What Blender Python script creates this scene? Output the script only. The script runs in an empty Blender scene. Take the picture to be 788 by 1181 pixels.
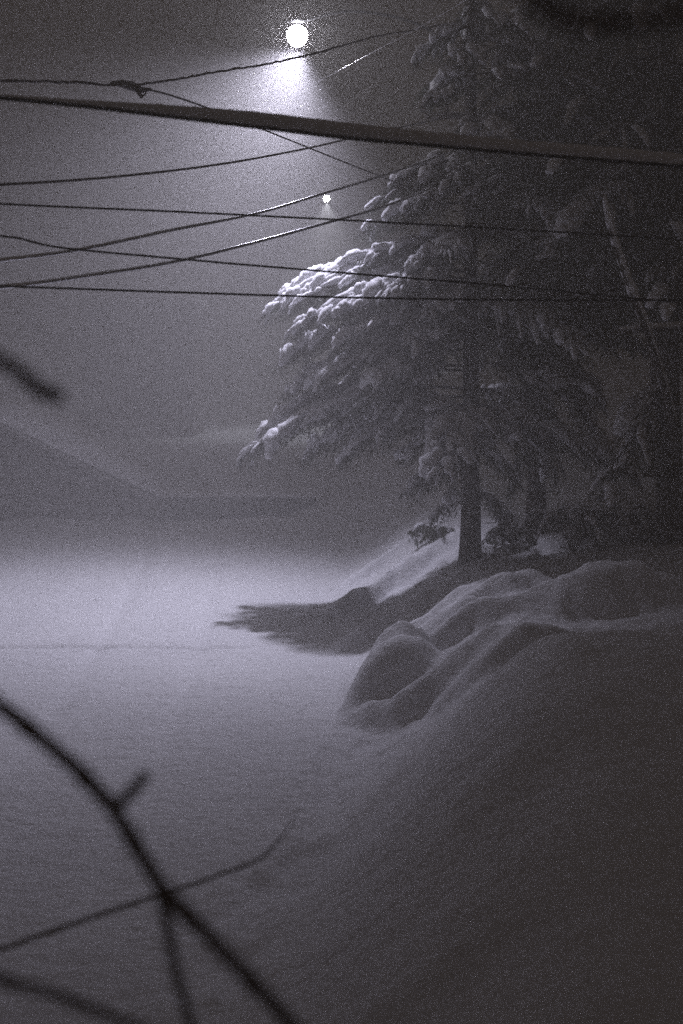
import bpy, math, random
import numpy as np
from mathutils import Vector, Matrix

sc = bpy.context.scene
COL = sc.collection
R = math.radians
F = 1640.0            # focal length in photo pixels (photo is 788 x 1181)
CAMZ = 4.5
HOR = 400.0

def at(px, py, D):
    """world point at distance D in front of the window that the photo shows at px, py"""
    return Vector(((px - 394) / F * D, D, CAMZ - (py - HOR) / F * D))

# ------------------------------------------------------------------ materials
def new_mat(name):
    m = bpy.data.materials.new(name); m.use_nodes = True
    nt = m.node_tree
    b = nt.nodes['Principled BSDF']
    return m, nt, b

def simple(name, col, rough=0.7, noise=None, bump=0.0, spec=0.3):
    m, nt, b = new_mat(name)
    b.inputs['Base Color'].default_value = (*col, 1)
    b.inputs['Roughness'].default_value = rough
    b.inputs['Specular IOR Level'].default_value = spec
    if noise:
        sc_, col2 = noise
        tc = nt.nodes.new('ShaderNodeTexCoord')
        n = nt.nodes.new('ShaderNodeTexNoise'); n.inputs['Scale'].default_value = sc_
        n.inputs['Detail'].default_value = 6
        mx = nt.nodes.new('ShaderNodeMix'); mx.data_type = 'RGBA'
        mx.inputs[6].default_value = (*col, 1); mx.inputs[7].default_value = (*col2, 1)
        nt.links.new(tc.outputs['Object'], n.inputs['Vector'])
        nt.links.new(n.outputs['Fac'], mx.inputs[0])
        nt.links.new(mx.outputs[2], b.inputs['Base Color'])
        if bump:
            bp = nt.nodes.new('ShaderNodeBump'); bp.inputs['Strength'].default_value = bump
            bp.inputs['Distance'].default_value = 0.03
            nt.links.new(n.outputs['Fac'], bp.inputs['Height'])
            nt.links.new(bp.outputs['Normal'], b.inputs['Normal'])
    return m

def snow_mat(name, scale, strength):
    m, nt, b = new_mat(name)
    b.inputs['Roughness'].default_value = 0.75
    b.inputs['Specular IOR Level'].default_value = 0.25
    tc = nt.nodes.new('ShaderNodeTexCoord')
    n1 = nt.nodes.new('ShaderNodeTexNoise'); n1.inputs['Scale'].default_value = scale; n1.inputs['Detail'].default_value = 9
    n1.inputs['Roughness'].default_value = 0.62
    n2 = nt.nodes.new('ShaderNodeTexNoise'); n2.inputs['Scale'].default_value = 0.35; n2.inputs['Detail'].default_value = 4
    nt.links.new(tc.outputs['Object'], n1.inputs['Vector']); nt.links.new(tc.outputs['Object'], n2.inputs['Vector'])
    mx = nt.nodes.new('ShaderNodeMix'); mx.data_type = 'RGBA'
    mx.inputs[6].default_value = (0.70, 0.70, 0.73, 1); mx.inputs[7].default_value = (0.86, 0.86, 0.88, 1)
    nt.links.new(n2.outputs['Fac'], mx.inputs[0]); nt.links.new(mx.outputs[2], b.inputs['Base Color'])
    bp = nt.nodes.new('ShaderNodeBump'); bp.inputs['Strength'].default_value = strength; bp.inputs['Distance'].default_value = 0.05
    nt.links.new(n1.outputs['Fac'], bp.inputs['Height']); nt.links.new(bp.outputs['Normal'], b.inputs['Normal'])
    return m

def emit(name, col, s):
    m = bpy.data.materials.new(name); m.use_nodes = True
    nt = m.node_tree; nt.nodes.clear()
    e = nt.nodes.new('ShaderNodeEmission'); e.inputs[0].default_value = (*col, 1); e.inputs[1].default_value = s
    o = nt.nodes.new('ShaderNodeOutputMaterial'); nt.links.new(e.outputs[0], o.inputs[0])
    return m

M = {}
M['snow'] = snow_mat('snow', 7.0, 0.9)
M['tree_snow'] = snow_mat('tree_snow', 14.0, 0.5)
M['bark'] = simple('bark', (0.045, 0.035, 0.03), 0.9, (9.0, (0.10, 0.085, 0.075)), 0.8)
M['needles'] = simple('needles', (0.040, 0.050, 0.035), 0.7, (3.0, (0.075, 0.085, 0.055)))
M['twig'] = simple('twig', (0.07, 0.055, 0.05), 0.85, (30.0, (0.16, 0.13, 0.12)), 0.5)
M['rubber'] = simple('rubber', (0.018, 0.016, 0.017), 0.6, (40.0, (0.03, 0.028, 0.028)))
M['icy_wire'] = simple('icy_wire', (0.85, 0.85, 0.88), 0.20, (25.0, (0.9, 0.9, 0.92)), 0.0, 1.0)
M['pole_wood'] = simple('pole_wood', (0.08, 0.065, 0.05), 0.9, (6.0, (0.15, 0.12, 0.10)), 0.6)
M['metal'] = simple('metal', (0.25, 0.25, 0.26), 0.5, (12.0, (0.32, 0.32, 0.33)))
M['dark_metal'] = simple('dark_metal', (0.04, 0.04, 0.042), 0.7, (12.0, (0.06, 0.06, 0.06)))
for _n in M['icy_wire'].node_tree.nodes:
    if _n.type == 'BSDF_PRINCIPLED': _n.inputs['Metallic'].default_value = 1.0
M['frosted_wire'] = simple('frosted_wire', (0.10, 0.095, 0.10), 0.7, (9.0, (0.34, 0.33, 0.35)))
M['frosted_twig'] = simple('frosted_twig', (0.10, 0.08, 0.075), 0.85, (40.0, (0.30, 0.27, 0.27)), 0.5)
M['ceramic'] = simple('ceramic', (0.12, 0.07, 0.05), 0.3, (20.0, (0.16, 0.10, 0.07)))
M['house_wall'] = simple('house_wall', (0.07, 0.06, 0.055), 0.85, (4.0, (0.10, 0.085, 0.08)), 0.4)
M['dark_glass'] = simple('dark_glass', (0.02, 0.02, 0.025), 0.12, (3.0, (0.03, 0.03, 0.035)))
M['trim'] = simple('trim', (0.3, 0.29, 0.28), 0.7, (10.0, (0.36, 0.35, 0.33)))
M['stone'] = simple('stone', (0.16, 0.14, 0.13), 0.9, (7.0, (0.26, 0.24, 0.22)), 0.9)
M['lens'] = emit('lamp_lens', (0.90, 0.88, 1.0), 100.0)
M['lens_far'] = emit('far_lamp_lens', (0.90, 0.92, 1.0), 120.0)

# ------------------------------------------------------------------ mesh helpers
class MB:
    def __init__(s): s.v = []; s.f = []
    def box(s, cx, cy, cz, sx, sy, sz, rz=0.0):
        c, n = math.cos(rz), math.sin(rz); b = len(s.v)
        for dz in (-.5, .5):
            for dx, dy in ((-.5, -.5), (.5, -.5), (.5, .5), (-.5, .5)):
                x, y = dx * sx, dy * sy
                s.v.append((cx + c * x - n * y, cy + n * x + c * y, cz + dz * sz))
        s.f += [tuple(b + i for i in q) for q in ((3, 2, 1, 0), (4, 5, 6, 7), (0, 1, 5, 4), (1, 2, 6, 5), (2, 3, 7, 6), (3, 0, 4, 7))]
    def tube(s, pts, rad, n=8, jitter=0.0, rnd=random, flat=1.0, cap=True):
        pts = [Vector(p) for p in pts]; k = len(pts); b = len(s.v)
        if not hasattr(rad, '__len__'): rad = [rad] * k
        up = Vector((0, 0, 1))
        for i, p in enumerate(pts):
            t = (pts[min(i + 1, k - 1)] - pts[max(i - 1, 0)])
            if t.length < 1e-9: t = Vector((0, 0, 1))
            t.normalize()
            if i == 0:
                a = t.cross(up)
                if a.length < 0.3: a = t.cross(Vector((0, 1, 0)))
            else:
                a = a - t * a.dot(t)
                if a.length < 1e-4: a = t.cross(Vector((1, 0, 0)))
            a.normalize(); c = a.cross(t).normalized()
            for j in range(n):
                th = 2 * math.pi * j / n
                r = rad[i] * (1 + (rnd.random() - .5) * jitter)
                q = p + a * (math.cos(th) * r) + c * (math.sin(th) * r * flat)
                s.v.append(tuple(q))
        for i in range(k - 1):
            for j in range(n):
                j2 = (j + 1) % n
                s.f.append((b + i * n + j, b + i * n + j2, b + (i + 1) * n + j2, b + (i + 1) * n + j))
        if cap:
            s.f.append(tuple(b + j for j in range(n))[::-1])
            s.f.append(tuple(b + (k - 1) * n + j for j in range(n)))
    def build(s, name, mat, parent=None, smooth=True):
        me = bpy.data.meshes.new(name); me.from_pydata(s.v, [], s.f); me.update()
        me.materials.append(mat)
        if smooth: me.polygons.foreach_set('use_smooth', [True] * len(me.polygons))
        o = bpy.data.objects.new(name, me); COL.objects.link(o)
        if parent is not None:
            o.parent = parent
            o.matrix_parent_inverse = parent.matrix_world.inverted() if parent.type != 'EMPTY' else Matrix.Translation(-parent.location)
        return o

def tag(o, label=None, cat=None, group=None, kind=None):
    if label: o['label'] = label
    if cat: o['category'] = cat
    if group: o['group'] = group
    if kind: o['kind'] = kind
    return o

def empty(name, loc, label, cat, group=None):
    o = bpy.data.objects.new(name, None); COL.objects.link(o); o.location = loc
    return tag(o, label, cat, group)

def catmull(ps, n=10):
    """centripetal Catmull-Rom curve: no loops where the given points are unevenly spaced"""
    ps = [np.array(p, float) for p in ps]
    P = [2 * ps[0] - ps[1]] + ps + [2 * ps[-1] - ps[-2]]
    out = []
    for i in range(1, len(P) - 2):
        p0, p1, p2, p3 = P[i-1], P[i], P[i+1], P[i+2]
        t0 = 0.0; t1 = t0 + max(np.linalg.norm(p1 - p0), 1e-6) ** .5; t2 = t1 + max(np.linalg.norm(p2 - p1), 1e-6) ** .5
        t3 = t2 + max(np.linalg.norm(p3 - p2), 1e-6) ** .5
        for k in range(n):
            t = t1 + (t2 - t1) * k / n
            A1 = (t1-t)/(t1-t0)*p0 + (t-t0)/(t1-t0)*p1; A2 = (t2-t)/(t2-t1)*p1 + (t-t1)/(t2-t1)*p2; A3 = (t3-t)/(t3-t2)*p2 + (t-t2)/(t3-t2)*p3
            B1 = (t2-t)/(t2-t0)*A1 + (t-t0)/(t2-t0)*A2; B2 = (t3-t)/(t3-t1)*A2 + (t-t1)/(t3-t1)*A3
            out.append((t2-t)/(t2-t1)*B1 + (t-t1)/(t2-t1)*B2)
    out.append(ps[-1]); return out

# ------------------------------------------------------------------ noise on arrays
rs = np.random.RandomState(7)
PERM = rs.rand(256, 256)
def vnoise(x, y):
    xi = np.floor(x).astype(int); yi = np.floor(y).astype(int)
    fx = x - xi; fy = y - yi
    fx = fx * fx * (3 - 2 * fx); fy = fy * fy * (3 - 2 * fy)
    g = lambda a, b: PERM[a % 256, b % 256]
    return (g(xi, yi) * (1 - fx) + g(xi + 1, yi) * fx) * (1 - fy) + (g(xi, yi + 1) * (1 - fx) + g(xi + 1, yi + 1) * fx) * fy
def fbm(x, y, o=4):
    s = 0; a = 0.5
    for k in range(o):
        s = s + a * (vnoise(x * 2**k + 13.1 * k, y * 2**k + 7.7 * k) - 0.5); a *= 0.5
    return s
def sstep(x, a, b):
    t = np.clip((x - a) / (b - a), 0, 1); return t * t * (3 - 2 * t)
def smax(a, b, k=0.12):
    h = np.clip(0.5 + 0.5 * (a - b) / k, 0, 1)
    return b * (1 - h) + a * h + k * h * (1 - h)

def ground_z(x, y):
    x = np.asarray(x, float); y = np.asarray(y, float)
    wob = 0.3 * fbm(y * 0.35 + 3, x * 0 + 1.5, 3)
    edge = np.interp(y, [0, 9, 12, 16, 19, 24, 30, 36, 60], [-1.6, -1.0, -0.55, 0.15, 0.25, 0.35, -0.1, -0.6, -0.6]) + wob
    top = np.interp(y, [0, 6, 9, 11.5, 12.8, 13.6, 14.6, 15.6, 19, 24, 30, 40, 60], [0.8, 1.15, 1.48, 1.72, 1.82, 1.80, 1.5, 1.15, 1.05, 1.0, 1.4, 1.9, 2.1])
    wid = np.interp(y, [0, 10, 13, 16, 24, 34], [3.4, 2.9, 2.5, 2.2, 2.6, 3.2])
    z = top * sstep(x, edge, edge + wid)
    z = z + 0.14 * np.clip(x - 3, 0, 30)
    z = z + 0.05 * fbm(x * 0.5, y * 0.5, 3)
    bank = sstep(x, edge - .3, edge + 1.2)
    z = z + bank * 0.24 * fbm(x * 0.55 + 9, y * 0.45 + 4, 3)
    # gentle far bank that closes the road, and the verge on the left
    def dome(cx, cy, rx, ry, h, rot=0.0, p=0.6, base=0.0):
        c, s = math.cos(R(rot)), math.sin(R(rot))
        dx, dy = x - cx, y - cy
        wx = 0.22 * fbm(x * 0.7 + cx, y * 0.7 + cy, 2)
        u = (c * dx + s * dy) / rx + wx; v = (-s * dx + c * dy) / ry + wx
        r2 = u * u + v * v
        return base + (h - base) * np.clip(1 - r2, 0, 1) ** p - np.where(r2 > 1, 0.8 * (r2 - 1), 0)
    # foreground drift, shrubs and walls buried under the snow
    for d in (
        (3.6, 18.4, 1.6, 0.9, 1.75, 0),
        (4.9, 14.4, 0.8, 0.7, 2.65, 0),
        (3.75, 11.2, 0.7, 0.9, 2.05, 0),
        (6.0, 21.0, 1.4, 1.0, 2.0, 0),
    ):
        z = smax(z, dome(*d), 0.28)
    # snow ridges: long far slope, steep near face; some added for their shade
    def ridge(pts, steep=0.32, tail=1.3):
        nonlocal z
        xs = [p[0] for p in pts]; ys = [p[1] for p in pts]; hs = [p[2] for p in pts]
        yc = np.interp(x, xs, ys) + 0.75 * fbm(x * 1.1 + ys[0], x * 0 + ys[0], 4)
        h = np.interp(x, xs, hs, left=0, right=hs[-1] if hs[-1] == 0 else 0) * (1 + 0.5 * fbm(x * 2.0, x * 0 + 5 + ys[0], 2))
        s = y - yc
        prof = np.where(s > 0, np.exp(-np.clip(s, 0, 9) / tail), 1 - sstep(-s, 0, steep))
        z = z + h * prof
    ridge([(-0.6, 21.3, 0.0), (-0.1, 21.25, 0.10), (0.3, 21.4, 0.30), (0.8, 21.8, 0.34), (1.4, 22.1, 0.25), (2.6, 22.4, 0)])  # added ridge, shaped so its near face gives a dark shadow band
    ridge([(-0.6, 23.9, 0.0), (-0.2, 24.0, 0.10), (0.2, 24.5, 0.34), (0.9, 25.3, 0.36), (2.4, 25.9, 0.15), (3.6, 26, 0)])  # second added ridge, steep side stands in for a bough shadow
    ridge([(-0.3, 25.9, 0.0), (0.3, 26.6, 0.22), (1.0, 27.6, 0.28), (2.6, 28.4, 0.2), (3.6, 28.4, 0)])
    z = smax(z, dome(0.75, 17.5, 0.72, 0.62, 0.80, 20, .75), .3)
    ridge([(-0.1, 17.0, 0.0), (0.35, 16.75, 0.30), (0.9, 16.7, 0.42), (1.6, 16.9, 0.25), (2.3, 17.0, 0)], .42, .8)
    ridge([(0.0, 18.3, 0.0), (0.35, 18.0, 0.34), (1.0, 18.0, 0.50), (1.9, 18.3, 0.34), (3.0, 18.6, 0)], .40, .9)
    ridge([(0.9, 16.2, 0.0), (1.4, 15.9, 0.30), (2.0, 15.9, 0.34), (3.0, 16.2, 0)], .42, .8)
    ridge([(0.2, 19.4, 0.0), (0.7, 19.2, 0.26), (1.7, 19.6, 0.34), (2.8, 19.9, 0.2), (3.6, 20, 0)], .36, .9)
    z = z + bank * sstep(y, 14.5, 16) * (.26 * fbm(x * 1.7 + 2, y * 1.5, 4) + .09 * fbm(x * 5, y * 4, 3))
    ridge([(0.3, 20.0, 0.0), (0.8, 19.9, 0.22), (1.6, 20.1, 0.22), (2.4, 20.2, 0)], 0.25, 0.8)
    ridge([(-0.9, 12.1, 0.0), (0.0, 12.9, 0.05), (0.7, 14.0, 0.07), (1.0, 15.0, 0)], 0.7, 1.6)
    ridge([(-0.6, 9.6, 0.0), (0.3, 10.0, 0.05), (1.2, 10.7, 0.07), (2.4, 11.3, 0)], 0.8, 1.4)
    ridge([(-0.3, 8.4, 0.0), (0.2, 8.5, 0.09), (0.9, 8.6, 0.06), (1.6, 8.8, 0)], 0.5, 0.9)
    # snow-covered embankment that the road ends against
    z = z + 0.28 * np.exp(-np.abs(35.0 - y) / 1.2) * (1 - sstep(x, -1.2, 0.6)) * (1 + fbm(x * .7, y, 3))
    z = z + 0.9 * sstep(x, -1.6, .6) * sstep(y, 31, 37) 
    # road: packed snow, faint ruts that curve away, clods along the toe of the bank
    road = 1 - sstep(x, edge - 1.0, edge + 0.2)
    for rx0, am in ((-2.0, .045), (-3.5, .05), (-5.3, .045), (-6.9, .05)):
        cx = rx0 + 0.010 * (y - 14) ** 2 * -0.25
        z = z - road * am * np.exp(-((x - cx) / 0.16) ** 2) * (0.6 + fbm(x * 0 + rx0, y * 0.6, 2))
    z = z - 0.07 * np.exp(-((y - 21.3 + 0.02 * x - 0.25 * fbm(x * 0.7, x * 0 + 2, 3)) / 0.09) ** 2) * sstep(-x, 1.0, 1.8)
    toe = np.exp(-((x - edge + 0.1) / 0.45) ** 2) * sstep(-y, -19, -15)
    z = z + toe * 0.22 * fbm((x - 0.3 * y) * 3.4, (y + 2.2 * x) * 0.9, 4) + toe * 0.07 * fbm(x * 6, y * 4, 3)
    z = z + 0.03 * fbm(x * 2.2, y * 5, 4) + 0.016 * fbm(x * 9, y * 9, 2) + bank * .06 * fbm(x * 2.6 + y, y * 2.6, 4)
    return z

# ------------------------------------------------------------------ ground sheet
def axis(lo, hi, step, far_lo, far_hi, g=1.22):
    a = list(np.arange(lo, hi + step / 2, step)); s = step
    while a[-1] < far_hi: s *= g; a.append(a[-1] + s)
    s = step
    while a[0] > far_lo: s *= g; a.insert(0, a[0] - s)
    return np.array(a)
gx = axis(-4.5, 6.5, 0.045, -260, 260)
gy = np.concatenate([axis(5.5, 30, 0.06, -60, 30, 1.22)[:-1], axis(30.1, 38, 0.12, 30.1, 420, 1.15)])
X, Y = np.meshgrid(gx, gy)
Z = ground_z(X, Y)
nx, ny = len(gx), len(gy)
me = bpy.data.meshes.new('snowy_ground')
verts = np.stack([X, Y, Z], -1).reshape(-1, 3)
idx = np.arange(nx * ny).reshape(ny, nx)
faces = np.stack([idx[:-1, :-1], idx[:-1, 1:], idx[1:, 1:], idx[1:, :-1]], -1).reshape(-1, 4)
me.from_pydata(verts.tolist(), [], faces.tolist()); me.update()
me.polygons.foreach_set('use_smooth', [True] * len(me.polygons))
me.materials.append(M['snow'])
g = bpy.data.objects.new('ground', me); COL.objects.link(g); g['kind'] = 'structure'
gz = lambda x, y: float(ground_z(np.array([x]), np.array([y]))[0])

# ------------------------------------------------------------------ trees
def needle(mb, p, d, L, w, rnd):
    d = d.normalized()
    s = d.cross(Vector((rnd.uniform(-1, 1), rnd.uniform(-1, 1), rnd.uniform(-.2, 1)))).normalized() * w
    b = len(mb.v); e = p + d * L; m = p + d * (L * .45)
    mb.v += [tuple(p), tuple(m + s), tuple(e), tuple(m - s)]
    mb.f.append((b, b + 1, b + 2, b + 3))

def spray(crown, wood, snow, p0, d, L, rnd, dens=1.0, snowy=0.7):
    """one drooping spray of foliage with twiglets, snow lying on its back"""
    n = 6; pts = []; p = p0.copy(); dd = d.normalized()
    droop = rnd.uniform(.06, .20)
    for i in range(n + 1):
        pts.append(p.copy()); p = p + dd * (L / n)
        dd = (dd + Vector((rnd.uniform(-.08, .08), rnd.uniform(-.08, .08), -droop))).normalized()
    wood.tube(pts, [0.008 * (1 - .7 * i / n) + .002 for i in range(n + 1)], 3, cap=False)
    for i in range(n):
        seg = pts[i + 1] - pts[i]; t = seg.normalized()
        side = t.cross(Vector((0, 0, 1)))
        if side.length < .1: side = Vector((1, 0, 0))
        side.normalize()
        for sgn in (-1, 1):
            tl = L * .36 * (1 - .55 * i / n) * rnd.uniform(.7, 1.2)
            td = (t * .75 + side * sgn * rnd.uniform(.4, .9) + Vector((0, 0, rnd.uniform(-.75, -.15)))).normalized()
            q0 = pts[i] + seg * rnd.random()
            k = max(2, int(tl / .028 * dens))
            for j in range(k):
                u = (j + rnd.random()) / k
                q = q0 + td * (tl * u) + Vector((0, 0, -.25 * tl * u * u))
                nd = (td * .9 + Vector((rnd.uniform(-.9, .9), rnd.uniform(-.9, .9), rnd.uniform(-1.0, .02))))
                needle(crown, q, nd, rnd.uniform(.05, .10), rnd.uniform(.008, .015), rnd)
    if rnd.random() < snowy:
        a = rnd.randint(0, 2); b = rnd.randint(a + 3, n)
        sp = pts[a:b + 1]; k = len(sp); r = rnd.choice((.03, .04, .055, .075, .10)) * rnd.uniform(.8, 1.15) * min(1.25, max(.6, L / .5))
        rr = []; q = []
        for i, c in enumerate(sp):
            e = math.sin(math.pi * (i + .35) / (k - .3)) ** .6
            rr.append(max(.006, r * e * rnd.uniform(.75, 1.25))); q.append(c + Vector((rnd.uniform(-.01, .01), 0, rr[-1] * .75 + .01)))
        if len(q) >= 2:
            q2 = catmull(q, 3); r2 = np.interp(np.linspace(0, 1, len(q2)), np.linspace(0, 1, k), rr)
            snow.tube(q2, list(r2), 8, jitter=.5, rnd=rnd, flat=.9)

def bough(crown, wood, snow, p0, tip, rnd, rise=.25, r0=.035, dens=1.0, snowy=.7, spacing=.16, fan=.62, heap=1.0):
    L = (tip - p0).length; n = 10; pts = []
    snowy = min(1, snowy * rnd.choice((.5, .9, 1.2, 1.5)))
    mid = (p0 + tip) / 2 + Vector((rnd.uniform(-.1, .1), rnd.uniform(-.1, .1), rise * L * .55))
    for i in range(n + 1):
        t = i / n
        pts.append(p0 * (1 - t) ** 2 + mid * (2 * t * (1 - t)) + tip * t * t)
    wood.tube(pts, [r0 * (1 - .85 * i / n) for i in range(n + 1)], 6)
    k = max(4, int(L / spacing))
    hd = Vector((tip.x - p0.x, tip.y - p0.y, 0)).normalized(); sd = hd.cross(Vector((0, 0, 1)))
    for i in range(k):
        t = .16 + .84 * (i + rnd.random() * .6) / k
        t = min(t, .98); f = t * n; j = min(int(f), n - 1); p = pts[j].lerp(pts[j + 1], f - j)
        tan = (pts[j + 1] - pts[j]).normalized()
        for sgn in (-1, 1):
            l = (L ** .5) * fan * (1 - .62 * t) * rnd.uniform(.65, 1.2) + .12
            d = (tan * .8 + sd * sgn * rnd.uniform(.35, .95) * (1.15 - .6 * t) + Vector((0, 0, rnd.uniform(-.25, .15))))
            spray(crown, wood, snow, p, d, l, rnd, dens, snowy)
    spray(crown, wood, snow, pts[-2], pts[-1] - pts[-2], .42, rnd, dens, snowy)
    # deeper snow along the back of the bough
    if rnd.random() < snowy:
        sp = [q + Vector((rnd.uniform(-.04, .04), rnd.uniform(-.04, .04), .07 * heap)) for q in pts[4:10]]; r = rnd.uniform(.08, .13) * heap
        rr = [r * v * rnd.uniform(.7, 1.2) for v in (.35, .8, 1, 1, .9, .5)]
        q2 = catmull(sp, 3); r2 = np.interp(np.linspace(0, 1, len(q2)), np.linspace(0, 1, 6), rr)
        snow.tube(q2, list(r2), 8, jitter=.4, rnd=rnd, flat=.6)

def conifer(x, y, h, r, label, seed, reach, zlo, nb, extra=(), lean=(0, 0), dens=1.0, snowy=.7, twig=.16, fan=.62, group=None, skip=lambda z, a: False):
    rnd = random.Random(seed); z0 = gz(x, y) - .15
    root = empty('evergreen_tree', (x, y, z0), label, 'tree', group)
    trunk, crown, snow, limbs = MB(), MB(), MB(), MB()
    axis_ = lambda z: Vector((x + lean[0] * (z - z0), y + lean[1] * (z - z0), z))
    zs = np.linspace(z0, z0 + h, 24)
    prf = [r * (1.0 + .35 * math.exp(-(z - z0) * 3)) * (1 - .93 * ((z - z0) / h) ** 1.2) + .004 for z in zs]
    trunk.tube([axis_(z) + Vector((rnd.uniform(-.012, .012), rnd.uniform(-.012, .012), 0)) for z in zs], prf, 14, jitter=.08, rnd=rnd)
    for (tp, zb, rise) in extra:
        bough(crown, limbs, snow, axis_(zb), tp, rnd, rise, .035, dens, min(1, snowy + .2), twig, fan, 1.2)
    for i in range(nb):
        u = (i + rnd.random()) / nb
        z = zlo + (z0 + h - .3 - zlo) * u ** 1.12
        az = i * 2.39996 + rnd.uniform(-.35, .35)
        if skip(z, az): continue
        L = reach(z, math.cos(az)) * rnd.uniform(.72, 1.05)
        c = axis_(z)
        tip = c + Vector((math.cos(az) * L, math.sin(az) * L, -rnd.uniform(.12, .42) * L))
        bough(crown, limbs, snow, c, tip, rnd, rnd.uniform(.1, .35), .03, dens, snowy, twig, fan)
    trunk.build('trunk', M['bark'], root)
    limbs.build('limbs', M['bark'], root)
    crown.build('crown', M['needles'], root, smooth=False)
    snow.build('snow_load', M['tree_snow'], root)['kind'] = 'stuff'
    return root

TX, TY = 2.18, 24.0
def ext(px, py, D, up, rise=.3):
    p = at(px, py, D + 4.9); return (p, p.z + up, rise)
extraA = [
    ext(292, 515, 18.9, .95, .35), ext(312, 488, 19.8, 1.0), ext(345, 440, 19.2, .7),
    ext(318, 352, 19.7, .35, .45), ext(332, 340, 20.2, .3, .5), ext(338, 405, 19.0, .5, .4), ext(350, 372, 18.6, .45, .4), ext(352, 345, 19.3, .15, .4),
    ext(375, 430, 18.3, .6), ext(380, 470, 18.6, .6), ext(392, 395, 18.2, .5), ext(405, 350, 18.6, .35),
    ext(400, 520, 18.7, .75), ext(360, 515, 19.9, .9), ext(470, 520, 18.9, .5),
    ext(425, 300, 19.0, .3), ext(428, 262, 19.6, .35), ext(436, 232, 19.4, .4, .4), ext(458, 214, 19.9, .3, .4), ext(470, 240, 18.8, .3),
    ext(480, 300, 18.2, .3), ext(450, 335, 18.0, .35), ext(470, 400, 17.9, .5), ext(500, 360, 17.9, .4), ext(430, 440, 18.0, .5),
    ext(474, 560, 19.2, .35, .3), ext(508, 588, 19.1, .3, .3), ext(490, 548, 19.6, .3), ext(585, 598, 19.6, .55, .3), ext(590, 545, 19.2, .4),
    ext(515, 500, 18.4, .4), ext(600, 510, 18.6, .4), ext(630, 500, 19.0, .5), ext(560, 505, 18.3, .3),
]
def reachA(z, c):
    v = np.interp(z, [2.8, 4.6, 5.6, 6.3, 7.2, 9, 11, 13], [2.4, 2.7, 2.4, 1.5, 1.3, 1.1, .8, .3])
    if c > 0: v = max(v, np.interp(z, [2.8, 6, 10, 13], [2.7, 2.6, 1.8, .3]))
    return float(v)
conifer(TX, TY, 12.5, .165, 'tall evergreen nearest the road, snow heaped on its drooping boughs, straight bare lower trunk',
        3, reachA, 3.2, 42, extraA, dens=.8, snowy=.9, skip=lambda z, a: (z < 5.2 and math.cos(a) < -.25) or (math.cos(a) < .35 and math.sin(a) > .1 and z < 9))
xB, yB = (617 - 394) / F * 25.5, 25.5
conifer(xB, yB, 12.5, .17, 'evergreen with a dark leaning trunk standing behind the nearest snowy evergreen', 11,
        lambda z, c: float(np.interp(z, [3, 6, 10, 14], [2.3, 2.3, 2.2, 1.0])), 4.9, 66,
        [(at(700, 520, 25), 4.2, .3), (at(590, 560, 25.6), 3.4, .2), (at(640, 545, 25.2), 3.6, .25)], lean=(.03, 0), dens=.8, snowy=.15, twig=.2, fan=.75)
xC, yC = (772 - 394) / F * 22.5, 22.5
conifer(xC, yC, 13.5, .20, 'thick-trunked evergreen in deep shade at the right of the snow bank', 23,
        lambda z, c: float(np.interp(z, [3, 6, 10, 15], [3.0, 3.1, 3.0, 1.2])), 5.0, 80,
        [(at(700, 560, 22), 3.6, .2), (at(730, 520, 21.5), 4.0, .2)], dens=.8, snowy=.1, twig=.2, fan=.8)
xD, yD = 6.6, 29.5
conifer(xD, yD, 14.0, .22, 'evergreen farthest back, mostly hidden behind the shaded evergreens', 31,
        lambda z, c: float(np.interp(z, [3, 7, 11, 16], [3.0, 3.2, 3.0, 1.5])), 5.2, 56, dens=.6, snowy=.5, twig=.24, fan=.95)

# pale dead limb hanging in the dark crowns, and a snow-laden limb
def limb(name, pts, rads, label, cat, mat=M['bark'], snow_r=None, n=8):
    base = Vector(pts[0]); root = empty(name, base, label, cat)
    m = MB(); q = catmull(pts, 8); r = np.interp(np.linspace(0, 1, len(q)), np.linspace(0, 1, len(rads)), rads)
    m.tube(q, list(r), n, jitter=.12, rnd=random.Random(len(pts))); m.build('limb', mat, root)
    if snow_r:
        s = MB(); rn = random.Random(5)
        q2 = [Vector(v) + Vector((0, 0, snow_r * .8)) for v in q[2:-2]]
        k = len(q2); s.tube(q2, [snow_r * (math.sin(math.pi * (i + .5) / k) ** .4) * rn.uniform(.8, 1.2) for i in range(k)], 8, jitter=.2, rnd=rn, flat=.8)
        s.build('snow_load', M['tree_snow'], root)
    return root
limb('fallen_limb', [Vector((xC - .05, yC - .1, 2.6)), at(778, 500, 21.0), at(742, 372, 19.2), at(722, 320, 19.1), at(704, 262, 19.0), at(694, 215, 19.0)],
     [.06, .055, .045, .04, .03, .015], 'pale snow-dusted dead limb leaning steeply across the dark crowns', 'limb', snow_r=.065)
limb('snowy_limb', [Vector((xC, yC - .2, 5.05)), at(788, 377, 20.2), at(745, 380, 19.4), at(705, 384, 19.0)],
     [.07, .05, .04, .02], 'near-level snow-laden limb reaching out in front of the shaded evergreen', 'limb', snow_r=.055)

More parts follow.
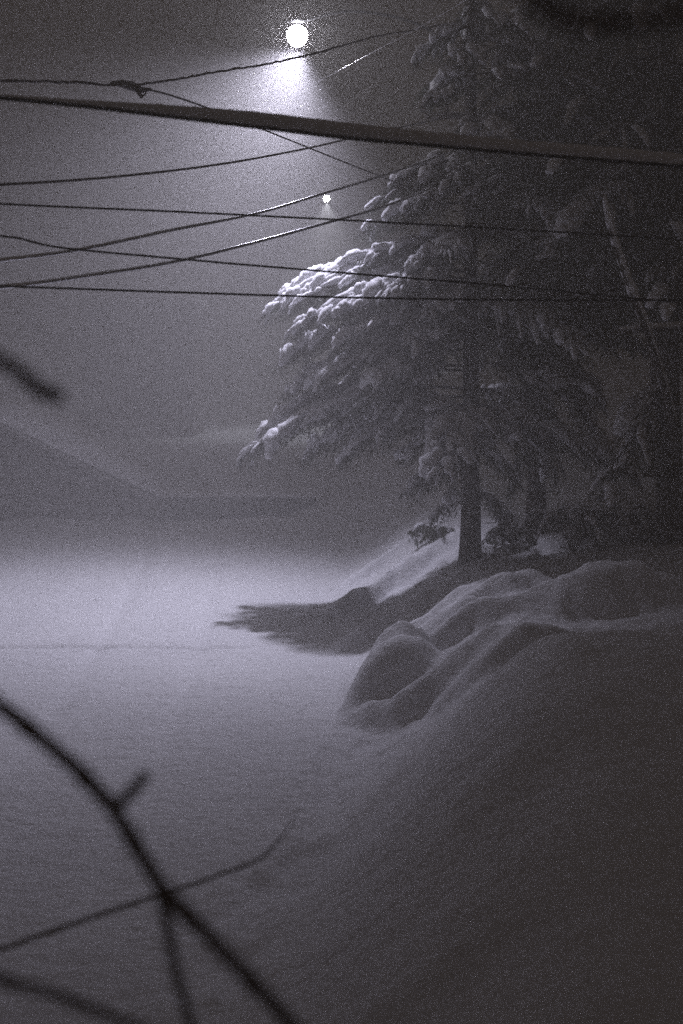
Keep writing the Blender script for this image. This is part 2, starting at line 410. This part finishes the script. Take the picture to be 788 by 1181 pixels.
# ------------------------------------------------------------------ buried shrubs on the bank
def shrub(px, py, D, rad, seed, label, arcs=7):
    p = at(px, py, D); x, y = p.x, D; z = gz(x, y) - .05; rnd = random.Random(seed)
    root = empty('snowy_shrub', (x, y, z), label, 'shrub', 'shrubs bent down by snow on the bank')
    st, lv, sn = MB(), MB(), MB()
    for i in range(arcs):
        az = i * 2.4 + rnd.uniform(-.4, .4); L = rad * rnd.uniform(.6, 1.1)
        c = Vector((x, y, z)); tip = c + Vector((math.cos(az) * L, math.sin(az) * L, rad * rnd.uniform(.1, .55)))
        mid = (c + tip) / 2 + Vector((0, 0, rad * 1.1))
        pts = [c * (1 - t) ** 2 + mid * 2 * t * (1 - t) + tip * t * t for t in np.linspace(0, 1, 9)]
        st.tube(pts, [.014 * (1 - .08 * k) for k in range(9)], 5)
        sp = [q + Vector((0, 0, .03)) for q in pts[3:9]]
        sc_ = MB(); sc_.tube(catmull(sp, 3), [.055 * rnd.uniform(.6, 1.2) * math.sin(math.pi * (q_ + .6) / 17) ** .5 for q_ in range(16)], 8, jitter=.3, rnd=rnd, flat=.8); sc_.build('snow_cap', M['tree_snow'], root)
        for j in range(3, 9):
            for _ in range(2):
                spray(lv, st, sn, pts[j], Vector((rnd.uniform(-1, 1), rnd.uniform(-1, 1), rnd.uniform(-.5, .3))), rnd.uniform(.15, .3), rnd, 1.0, 0)
    st.build('stems', M['twig'], root); lv.build('foliage', M['needles'], root, smooth=False)
shrub(662, 612, 23.3, .95, 1, 'low shrub arched under snow just right of the leaning trunk')
shrub(718, 612, 23.8, .85, 2, 'low snowy shrub in shade between the leaning trunk and the thick trunk')
shrub(500, 600, 26.0, .40, 3, 'small dark shrub poking out of the bright bank left of the straight trunk', 5)
shrub(590, 622, 24.6, .5, 4, 'small dark shrub close between the straight trunk and the leaning trunk', 5)

# ------------------------------------------------------------------ overhead wires
def D_far(px):   # wires that run away from the near left towards the utility pole behind the trees
    return 1 / (np.interp(px, [-2000, 0, 543, 3000], [1 / 5.2, 1 / 11.0, 1 / 26.0, 1 / 26.0]))
def wire(name, px, Dfun, rad, mat, label, group, cat='overhead wire', jitter=0.0, n=8, sub=10, off=0.0):
    pts = [at(a, b, Dfun(a)) for a, b in px]
    q = catmull(pts, sub); rn = random.Random(int(px[0][1]))
    if off: q = [v + np.array([0, 0, rn.uniform(-off, off)]) for v in q]
    m = MB(); m.tube(q, rad, n, jitter=jitter, rnd=rn)
    o = m.build(name, mat); tag(o, label, cat, group)
    return o
G1 = 'wires running to the utility pole'; G2 = 'wires crossing close in front of the window'
PT = lambda dz: Vector((3.0, 33.0, dz))
wire('overhead_wire', [(-300, 96), (0, 93), (80, 95), (150, 98), (200, 92), (250, 83), (300, 75), (345, 66), (390, 54), (430, 43), (480, 34), (543, 22)], D_far, .012, M['frosted_wire'],
     'wavy frosted wire passing just under the bright street lamp, topmost of the wires', G1, jitter=.4, off=.006)
wire('overhead_wire', [(152, 99), (190, 108), (230, 121), (300, 148), (360, 172), (410, 192), (460, 212), (520, 240), (560, 262)], D_far, .010, M['frosted_wire'],
     'thin wire sloping down from the dark splice, over the lit wires and into the tree', G1)
wire('overhead_wire', [(-400, 232), (0, 213), (120, 205), (250, 190), (350, 172), (420, 156), (480, 143), (543, 130)], D_far, .012, M['frosted_wire'],
     'dark wire rising gently just below the thick snow-loaded cable', G1)
wire('overhead_wire', [(-400, 345), (0, 300), (90, 288), (200, 265), (300, 245), (377, 222), (440, 203), (490, 186), (543, 166)], D_far, .0175, M['icy_wire'],
     'icy wire that passes through the small far lamp, glinting above the other lit wire', G1)
wire('overhead_wire', [(-400, 362), (0, 331), (100, 318), (200, 302), (300, 278), (370, 259), (440, 239), (490, 220), (543, 198)], D_far, .019, M['icy_wire'],
     'icy wire with the long bright glint, lowest of those rising to the right', G1)
wire('overhead_wire', [(60, 214), (200, 168), (270, 140), (330, 114), (377, 89), (440, 55), (500, 22), (560, -14)], lambda p: 1 / (.04 + 7.27e-5 * (p - 377)), .007, M['icy_wire'],
     'very thin wire with one short bright glint right of the street lamp', G1)
# splice on the top wire
sp = at(152, 99, D_far(152)); s = empty('splice_closure', sp, 'lumpy dark splice hanging on the topmost wavy wire', 'cable splice')
m = MB(); m.tube([sp + Vector((-.16, -.2, -.01)), sp + Vector((-.08, -.1, 0)), sp, sp + Vector((.07, .09, -.02)), sp + Vector((.15, .2, 0))], [.014, .032, .04, .034, .014], 10, .3); m.build('sleeve', M['frosted_wire'], s)
m = MB(); m.tube([sp + Vector((.03, 0, -.02)), sp + Vector((.09, .02, -.1)), sp + Vector((.13, .03, -.06))], [.014, .022, .010], 8, .3); m.build('drip_loop', M['frosted_wire'], s)

near = lambda D0, D1: (lambda px: D0 + (D1 - D0) * (px / 788.0))
wire('overhead_wire', [(-500, 205), (0, 235), (200, 244), (400, 254), (600, 265), (788, 277), (1300, 322)], near(11.0, 12.5), .0085, M['rubber'],
     'thin black wire, upper of the three thin near-level wires', G2)
wire('overhead_wire', [(-500, 205), (0, 272), (24, 275), (34, 278), (60, 284), (200, 298), (400, 315), (550, 327), (700, 341), (788, 350), (1300, 420)], near(10.5, 13.0), .0085, M['rubber'],
     'thin black wire with a small kink at its left, middle of the three near-level wires', G2)
wire('overhead_wire', [(-500, 316), (0, 330), (200, 337), (400, 343), (600, 346), (788, 346), (1300, 340)], near(10.8, 12.0), .0085, M['rubber'],
     'thin black wire, lowest and flattest of the three near-level wires', G2)

# thick snow-laden cable
Dn = near(8.6, 10.0)
lowp = [(-500, 62), (-200, 92), (0, 113), (100, 123), (200, 135), (300, 147), (400, 159), (500, 168), (600, 177), (700, 185), (788, 192), (1300, 232)]
upp = [(-500, 58), (-200, 88), (0, 109), (100, 116), (200, 122), (300, 130), (400, 142), (500, 153), (600, 162), (700, 170), (788, 178), (1300, 224)]
root = empty('cable', at(0, 113, Dn(0)), 'thick cable with a long ledge of snow on it, broadest of all the wires', 'overhead cable')
m = MB(); m.tube(catmull([at(a, b, Dn(a)) for a, b in lowp], 10), .013, 8); m.build('cable_sheath', M['rubber'], root)
m = MB(); m.tube(catmull([at(a, b, Dn(a) + .03) for a, b in upp], 10), .0045, 6); m.build('support_wire', M['rubber'], root)
lo = catmull([at(a, b, Dn(a)) for a, b in lowp], 24); up = catmull([at(a, b, Dn(a)) for a, b in upp], 24)
m = MB(); rn = random.Random(4); n = 12; k = len(lo); b0 = 0
for i in range(k):
    L_, U_ = Vector(lo[i]) + Vector((0, 0, .008)), Vector(up[i]) + Vector((0, 0, .004))
    h = max(.004, (U_.z - L_.z)); c = (L_ + U_) / 2; wob = 1 + .05 * math.sin(i * .7) + rn.uniform(-.05, .05)
    for j in range(n):
        th = 2 * math.pi * j / n
        ry = min(.045, h * .55) * math.cos(th); rz = h * .5 * wob * math.sin(th)
        m.v.append((c.x, c.y + ry, c.z + rz))
for i in range(k - 1):
    for j in range(n):
        j2 = (j + 1) % n; m.f.append((i * n + j, i * n + j2, (i + 1) * n + j2, (i + 1) * n + j))
m.build('snow_ledge', M['tree_snow'], root)

# ------------------------------------------------------------------ utility pole + bright street lamp
LAMP = at(343, 31, 25.8); PX = (543 - 394) / F * 26.0
pz = gz(PX, 26.0)
up_ = empty('utility_pole', (PX, 26.0, pz), 'wooden utility pole behind the straight tree trunk, carrying the wires', 'utility pole')
m = MB(); m.tube([(PX, 26.0, pz - .4), (PX, 26.0, 5), (PX, 26.0, 11.4)], [.15, .13, .10], 16); m.build('shaft', M['pole_wood'], up_)
for zc in (11.0, 8.7):
    m = MB(); m.box(PX, 25.84, zc, 1.7, .1, .12); ca = m.build('crossarm', M['pole_wood'], up_, False)
    for dx in (-.85, -.45, .45, .85):
        m = MB(); m.tube([(PX + dx, 25.84, zc + .06), (PX + dx, 25.84, zc + .1), (PX + dx, 25.84, zc + .14), (PX + dx, 25.84, zc + .2)], [.02, .05, .03, .045], 10)
        o = m.build('insulator', M['ceramic'], None); o.parent = ca

def cobra_lamp(L, arm_from, label, lens_mat, pole=None, k=1.0):
    root = empty('street_lamp', Vector(arm_from), label, 'street lamp', 'lit street lamps')
    if pole:
        m = MB(); m.tube([(pole[0], pole[1], gz(pole[0], pole[1]) - .3), (pole[0], pole[1], arm_from[2] + .1)], [.12, .07], 12); m.build('pole', M['metal'], root)
    A = Vector(arm_from); d = (L - A); d.z = 0; d.normalize()
    e = L - d * .16 + Vector((0, 0, .12))
    m = MB(); m.tube(catmull([A, A.lerp(e, .35) + Vector((0, 0, .35)), A.lerp(e, .75) + Vector((0, 0, .30)), e], 8), .028, 8); m.build('arm', M['dark_metal'], root)
    m = MB(); m.tube([L + d * t * k + Vector((0, 0, z)) for t, z in ((-.24, .10), (-.15, .11), (0, .12), (.12, .11), (.18, .10))], [.04, .08, .11, .09, .04], 14, flat=.4)
    h = m.build("lamp_head", M["dark_metal"], root)
    m = MB(); m.tube([L + Vector((0, 0, z * k)) for z in (.02, -.03, -.12, -.24, -.36, -.46, -.52, -.54)], [v * k for v in (.12, .20, .26, .28, .25, .18, .09, .01)], 24)
    lo_ = m.build('lens', lens_mat, h)
cobra_lamp(LAMP, (PX - .1, 25.96, 9.9), 'bright street lamp glaring at the top of the picture', M['lens'], None, .68)
LAMP2 = at(377, 226, 74.0)
cobra_lamp(LAMP2, (LAMP2.x + 2.6, 74.4, LAMP2.z - .3), 'small far street lamp glowing faintly through the snowfall', M['lens_far'], (LAMP2.x + 2.6, 74.4), .6)

def spot(name, loc, energy, size, blend, col, rad):
    l = bpy.data.lights.new(name, 'SPOT'); l.energy = energy; l.spot_size = R(size); l.spot_blend = blend
    l.color = col; l.shadow_soft_size = rad
    o = bpy.data.objects.new(name, l); COL.objects.link(o); o.location = loc
    return o
s1 = spot('street_light', LAMP + Vector((0, 0, -.39)), 6600, 118, 1.0, (.81, .79, 1.0), .2)
s1.rotation_euler = Vector((-.44, -.31, -1)).to_track_quat('-Z', 'Y').to_euler()
s2 = spot('far_street_light', LAMP2 + Vector((0, 0, -.34)), 6500, 105, .8, (.88, .9, 1.0), .10)

# ------------------------------------------------------------------ snow-roofed house on the left
hy0, hy1 = 35.0, 40.0
def house():
    root = empty('shed', (-7.5, 35.0, gz(-7.5, 35.0)), 'low shed with a sloping snow-covered gable roof at the left end of the hedge', 'shed')
    D = 35.0; root.rotation_euler.z = R(11.0)
    ze = at(0, 567, D).z - .35; zr = at(0, 462, D).z - .25; xr = at(-30, 0, D).x; xl, xrr = 2 * xr - at(192, 0, D).x, at(192, 0, D).x
    m = MB(); b = 0
    prof = [(xl + .3, -.3), (xrr - .45, -.3), (xrr - .45, ze), (xr, zr), (xl + .3, ze)]
    for yy in (hy0, hy1): m.v += [(a, yy, c) for a, c in prof]
    m.f += [(0, 1, 2, 3, 4), (9, 8, 7, 6, 5)] + [(i, i + 5, (i + 1) % 5 + 5, (i + 1) % 5) for i in range(5)]
    m.build('wall', M['house_wall'], root, False)
    for side, (xa, xb) in (('r', (xr, xrr)), ('l', (xr, xl))):
        m = MB(); m.v = [(xa, hy0 - .4, zr), (xb, hy0 - .4, ze - .12), (xb, hy1 + .4, ze - .12), (xa, hy1 + .4, zr),
                         (xa, hy0 - .4, zr + .1), (xb, hy0 - .4, ze - .02), (xb, hy1 + .4, ze - .02), (xa, hy1 + .4, zr + .1)]
        m.f = [(0, 1, 2, 3), (7, 6, 5, 4), (0, 4, 5, 1), (1, 5, 6, 2), (2, 6, 7, 3), (3, 7, 4, 0)]
        rf = m.build('roof', M['trim'], root, False)
    # snow blanket, thick and rounded, sagging over the eaves
    m = MB(); nu, nv = 40, 24; rn = random.Random(2)
    for j in range(nv + 1):
        yy = hy0 - .5 + (hy1 - hy0 + 1.0) * j / nv
        for i in range(nu + 1):
            u = i / nu; xx = xl - .08 + (xrr - xl + .16) * u
            d = abs(xx - xr) / abs(xrr - xr)
            base = zr + (ze - zr) * min(d, 1.02) ** 1.5
            edge = min(1, (1 - abs(2 * u - 1)) * 9) ** .5 * min(1, min(j, nv - j) * .9 + .0) ** .5
            m.v.append((xx, yy, base + .11 + (.30 * edge + .05 * math.sin(xx * 1.7 + yy) - .12 * math.exp(-d * d * 30)) * (edge * .9 + .1)))
    w = nu + 1
    for j in range(nv):
        for i in range(nu): m.f.append((j * w + i, j * w + i + 1, (j + 1) * w + i + 1, (j + 1) * w + i))
    sb = len(m.v); 
    m.v += [(v[0], v[1], zr + (ze - zr) * min(abs(v[0] - xr) / abs(xrr - xr), 1.02) + .10) for v in m.v[:]]
    for i in range(nu):
        m.f.append((sb + i, sb + i + 1, i + 1, i)); q = nv * w
        m.f.append((q + i, q + i + 1, sb + q + i + 1, sb + q + i))
    for j in range(nv):
        m.f.append((j * w, (j + 1) * w, sb + (j + 1) * w, sb + j * w)); e = nu
        m.f.append((sb + j * w + e, sb + (j + 1) * w + e, (j + 1) * w + e, j * w + e))
    m.build('roof_snow', M['snow'], root)
house()

def hedge():
    z0 = 0.0; root = empty('hedge', (-2.6, 35.7, z0), 'long clipped hedge with a level cap of snow across the end of the road', 'hedge')
    rn = random.Random(12); x0, x1, ya, yb = -4.5, -.65, 35.2, 36.3; zt = at(0, 571, 35.2).z
    lv, st = MB(), MB(); n = 9000
    for i in range(n):
        x = rn.uniform(x0, x1); y = ya + abs(rn.gauss(0, .12)) if rn.random() < .7 else rn.uniform(ya, yb)
        needle(lv, Vector((x, y, rn.uniform(.1, zt - .12))), Vector((rn.uniform(-1, 1), rn.uniform(-1.2, .3), rn.uniform(-.6, 1))), rn.uniform(.08, .16), rn.uniform(.02, .04), rn)
    for i in range(40):
        x = rn.uniform(x0, x1); st.tube([(x, 35.7, 0), (x + rn.uniform(-.2, .2), 35.7, zt * .6), (x + rn.uniform(-.4, .4), 35.7 + rn.uniform(-.3, .3), zt)], [.03, .02, .01], 5)
    st.build('stems', M['bark'], root); lv.build('foliage', M['needles'], root, smooth=False)
    m = MB(); nu, nv = 70, 12
    def sheet(top):
        for j in range(nv + 1):
            for i in range(nu + 1):
                u, v = i / nu, j / nv; e = min(1, min(i, nu - i) / 4, min(j, nv - j) / 3) ** .5 if min(i, nu - i, j, nv - j) > 0 else 0
                x, y = x0 - .1 + (x1 - x0 + .2) * u, ya - .12 + (yb - ya + .24) * v
                w_ = .05 * math.sin(x * 2.1) + .03 * math.sin(x * 5.3 + y)
                m.v.append((x, y, zt - .04 + ((.09 + w_ * .8) * e + .03 if top else 0)))
    sheet(True); sheet(False); w = nu + 1; q = w * (nv + 1)
    for j in range(nv):
        for i in range(nu):
            a = j * w + i; m.f.append((a, a + 1, a + w + 1, a + w)); m.f.append((q + a + w, q + a + w + 1, q + a + 1, q + a))
    for i in range(nu):
        m.f.append((q + i, q + i + 1, i + 1, i)); a = nv * w + i; m.f.append((a, a + 1, q + a + 1, q + a))
    for j in range(nv):
        a = j * w; m.f.append((a, a + w, q + a + w, q + a)); a += nu; m.f.append((q + a, q + a + w, a + w, a))
    m.build('snow_cap', M['snow'], root)
hedge()

# tall building dissolving in the falling snow
fb = empty('far_building', (-9.4, 71, gz(-9.4, 71)), 'tall building barely visible through the snowfall above the house roof', 'building')
m = MB(); m.box(-10.2, 74, 2.0, 5.6, 6, 9.4); m.build('wall', M['house_wall'], fb, False)
m = MB(); m.box(-10.2, 74, 6.85, 5.9, 6.3, .3); m.build('roof_snow', M['snow'], fb, False)

# ------------------------------------------------------------------ bare tree right outside the window
bt = empty('bare_tree', (-3.1, 1.4, gz(-3.1, 1.4)), 'bare tree close outside the window, its blurred dark branches crossing the near view', 'tree')
rnT = random.Random(9)
m = MB(); m.tube(catmull([(-3.1, 1.4, -.3), (-3.0, 1.5, 2.5), (-3.15, 1.5, 5.0), (-3.0, 1.6, 7.6)], 8), list(np.linspace(.15, .05, 25)), 12, .08, rnT); m.build('trunk', M['twig'], bt)
def br(pts, rads, tw=(), mat='twig'):
    m = MB(); q = catmull(pts, 12); r = np.interp(np.linspace(0, 1, len(q)), np.linspace(0, 1, len(rads)), rads)
    m.tube([Vector(v) + Vector((rnT.uniform(-.0016, .0016), 0, rnT.uniform(-.0016, .0016))) for v in q], [a_ * (1 + .22 * max(0, math.sin(i_ * .53 + len(pts))) ** 6 + rnT.uniform(-.05, .05)) for i_, a_ in enumerate(r)], 10, .12, rnT)
    o = m.build('branch', M[mat], bt)
    for tp, tr in tw:
        m = MB(); q = catmull(tp, 8); r = np.interp(np.linspace(0, 1, len(q)), np.linspace(0, 1, len(tr)), tr)
        m.tube(q, list(r), 8, .1, rnT); t = m.build('twig', M['twig'], None); t.parent = o
br([(-3.05, 1.5, 4.75), (-1.7, 1.9, 4.45), at(-60, 775, 2.2), at(0, 815, 2.2), at(70, 870, 2.2), at(132, 935, 2.2), at(185, 1020, 2.15), at(260, 1100, 2.1), at(335, 1181, 2.1), at(420, 1290, 2.05), at(520, 1380, 2.0)],
   [.035, .022, .013, .012, .0118, .0116, .0113, .011, .0105, .008, .004],
   [([at(132, 935, 2.2), at(150, 915, 2.22), at(169, 893, 2.25)], [.010, .010, .0095]),
    ([at(182, 1015, 2.15), at(192, 1060, 2.17), at(203, 1120, 2.2), at(222, 1190, 2.2), at(235, 1300, 2.2)], [.009, .0085, .008, .0075, .004])])
br([(-3.05, 1.5, 3.3), (-1.9, 1.9, 3.55), at(-80, 1100, 2.1), at(0, 1129, 2.1), at(80, 1153, 2.1), at(160, 1186, 2.1), at(300, 1260, 2.1)], [.025, .014, .008, .0075, .007, .006, .003])
br([(-3.05, 1.5, 3.6), (-2.2, 2.8, 3.3), at(-60, 1115, 4.0), at(0, 1095, 4.0), at(100, 1060, 4.1), at(185, 1032, 4.2), at(250, 1010, 4.3), at(300, 990, 4.4), at(325, 965, 4.4), at(345, 935, 4.5)],
   [.025, .012, .0075, .007, .0065, .006, .0055, .005, .003, .001], mat='frosted_twig')
br([(-3.15, 1.5, 5.0), (-1.9, 1.8, 5.0), at(-60, 385, 1.9), at(0, 415, 1.9), at(30, 436, 1.9), at(50, 452, 1.9), at(74, 458, 1.9)], [.025, .016, .0095, .009, .009, .010, .0085])
br([(-3.0, 1.55, 6.8), (-1.6, 1.8, 6.4), at(300, -260, 1.7), at(520, -90, 1.5), at(612, -6, 1.4), at(660, 22, 1.4), at(720, 24, 1.4), at(800, 12, 1.4), at(950, -20, 1.4)], [.03, .016, .010, .009, .009, .009, .008, .007, .004])

# ------------------------------------------------------------------ falling snow
def flakes(n):
    r = np.random.RandomState(3)
    D = 6 + 34 * r.rand(n) ** .7
    px = r.uniform(-250, 1040, n); py = r.uniform(-200, 1150, n)
    x = (px - 394) / F * D; z = CAMZ - (py - HOR) / F * D
    k = 9000; q = r.rand(k) ** .8 * 4.5; th = r.rand(k) * 6.283; rr = np.sqrt(r.rand(k)) * (.5 + q * .8)
    x = np.append(x, LAMP.x - q * .15 + rr * np.cos(th)); D = np.append(D, LAMP.y + rr * np.sin(th)); z = np.append(z, LAMP.z + .5 - q)
    ok = (x - LAMP.x) ** 2 + (D - LAMP.y) ** 2 + (z - LAMP.z + .3) ** 2 > .45 ** 2; x, D, z = x[ok], D[ok], z[ok]
    keep = z > ground_z(x, D) + .1; x, D, z = x[keep], D[keep], z[keep]; n = len(x)
    s = r.uniform(.0014, .0036, n)
    off = np.array([(1, 0, 0), (-1, 0, 0), (0, 1, 0), (0, -1, 0), (0, 0, 1), (0, 0, -1)], float)
    a = r.uniform(.6, 1.4, (n, 6, 1))
    V = np.stack([x, D, z], -1)[:, None, :] + off[None] * s[:, None, None] * a
    tri = np.array([(0, 2, 4), (2, 1, 4), (1, 3, 4), (3, 0, 4), (2, 0, 5), (1, 2, 5), (3, 1, 5), (0, 3, 5)])
    Fc = (np.arange(n) * 6)[:, None, None] + tri[None]
    me = bpy.data.meshes.new('falling_snow'); me.from_pydata(V.reshape(-1, 3).tolist(), [], Fc.reshape(-1, 3).tolist()); me.update()
    me.materials.append(M['tree_snow']); o = bpy.data.objects.new('falling_snow', me); COL.objects.link(o); o['kind'] = 'stuff'
    o['label'] = 'fine snow falling through the lamp light'; o['category'] = 'falling snow'
flakes(45000)

# ------------------------------------------------------------------ haze
m = MB(); m.box(0, 45, 8.1, 600, 112, 19.0)
hm = bpy.data.materials.new('haze'); hm.use_nodes = True; nt = hm.node_tree; nt.nodes.clear()
pv = nt.nodes.new('ShaderNodeVolumePrincipled'); out = nt.nodes.new('ShaderNodeOutputMaterial')
pv.inputs['Color'].default_value = (.95, .94, .915, 1); pv.inputs['Density'].default_value = 0.031; pv.inputs['Anisotropy'].default_value = 0.5
nt.links.new(pv.outputs[0], out.inputs['Volume'])
hz = m.build('haze', hm, None, False); hz['kind'] = 'stuff'; hz['label'] = 'pale snow haze filling the air'; hz['category'] = 'haze'

# ------------------------------------------------------------------ night sky
w = bpy.data.worlds.new('World'); sc.world = w; w.use_nodes = True
bg = w.node_tree.nodes['Background']
bg.inputs[0].default_value = (1.0, .82, .75, 1); bg.inputs[1].default_value = 0.044

# ------------------------------------------------------------------ camera
cd = bpy.data.cameras.new('camera'); cam = bpy.data.objects.new('camera', cd); COL.objects.link(cam); sc.camera = cam
cd.sensor_fit = 'VERTICAL'; cd.sensor_height = 36; cd.lens = 36 * F / 1181
cd.clip_start = .05; cd.clip_end = 1500
# the window looks slightly down; lens shift keeps upright things upright
cam.location = (0, 0, CAMZ); cam.rotation_euler = (R(90), 0, 0)
cd.shift_y = -(590.5 - HOR) / 1181
cd.dof.use_dof = True; cd.dof.focus_distance = 17; cd.dof.aperture_fstop = 1.5

sc.view_settings.view_transform = 'Standard'; sc.view_settings.look = 'None'
sc.view_settings.exposure = 0; sc.view_settings.gamma = 1
c = sc.cycles
c.max_bounces = 5; c.diffuse_bounces = 2; c.glossy_bounces = 2; c.volume_bounces = 1; c.transparent_max_bounces = 6
c.use_denoising = False
c.use_adaptive_sampling = True; c.adaptive_threshold = 0.04; c.adaptive_min_samples = 32
c.sample_clamp_indirect = 2.0; c.sample_clamp_direct = 0
c.caustics_reflective = False; c.caustics_refractive = False
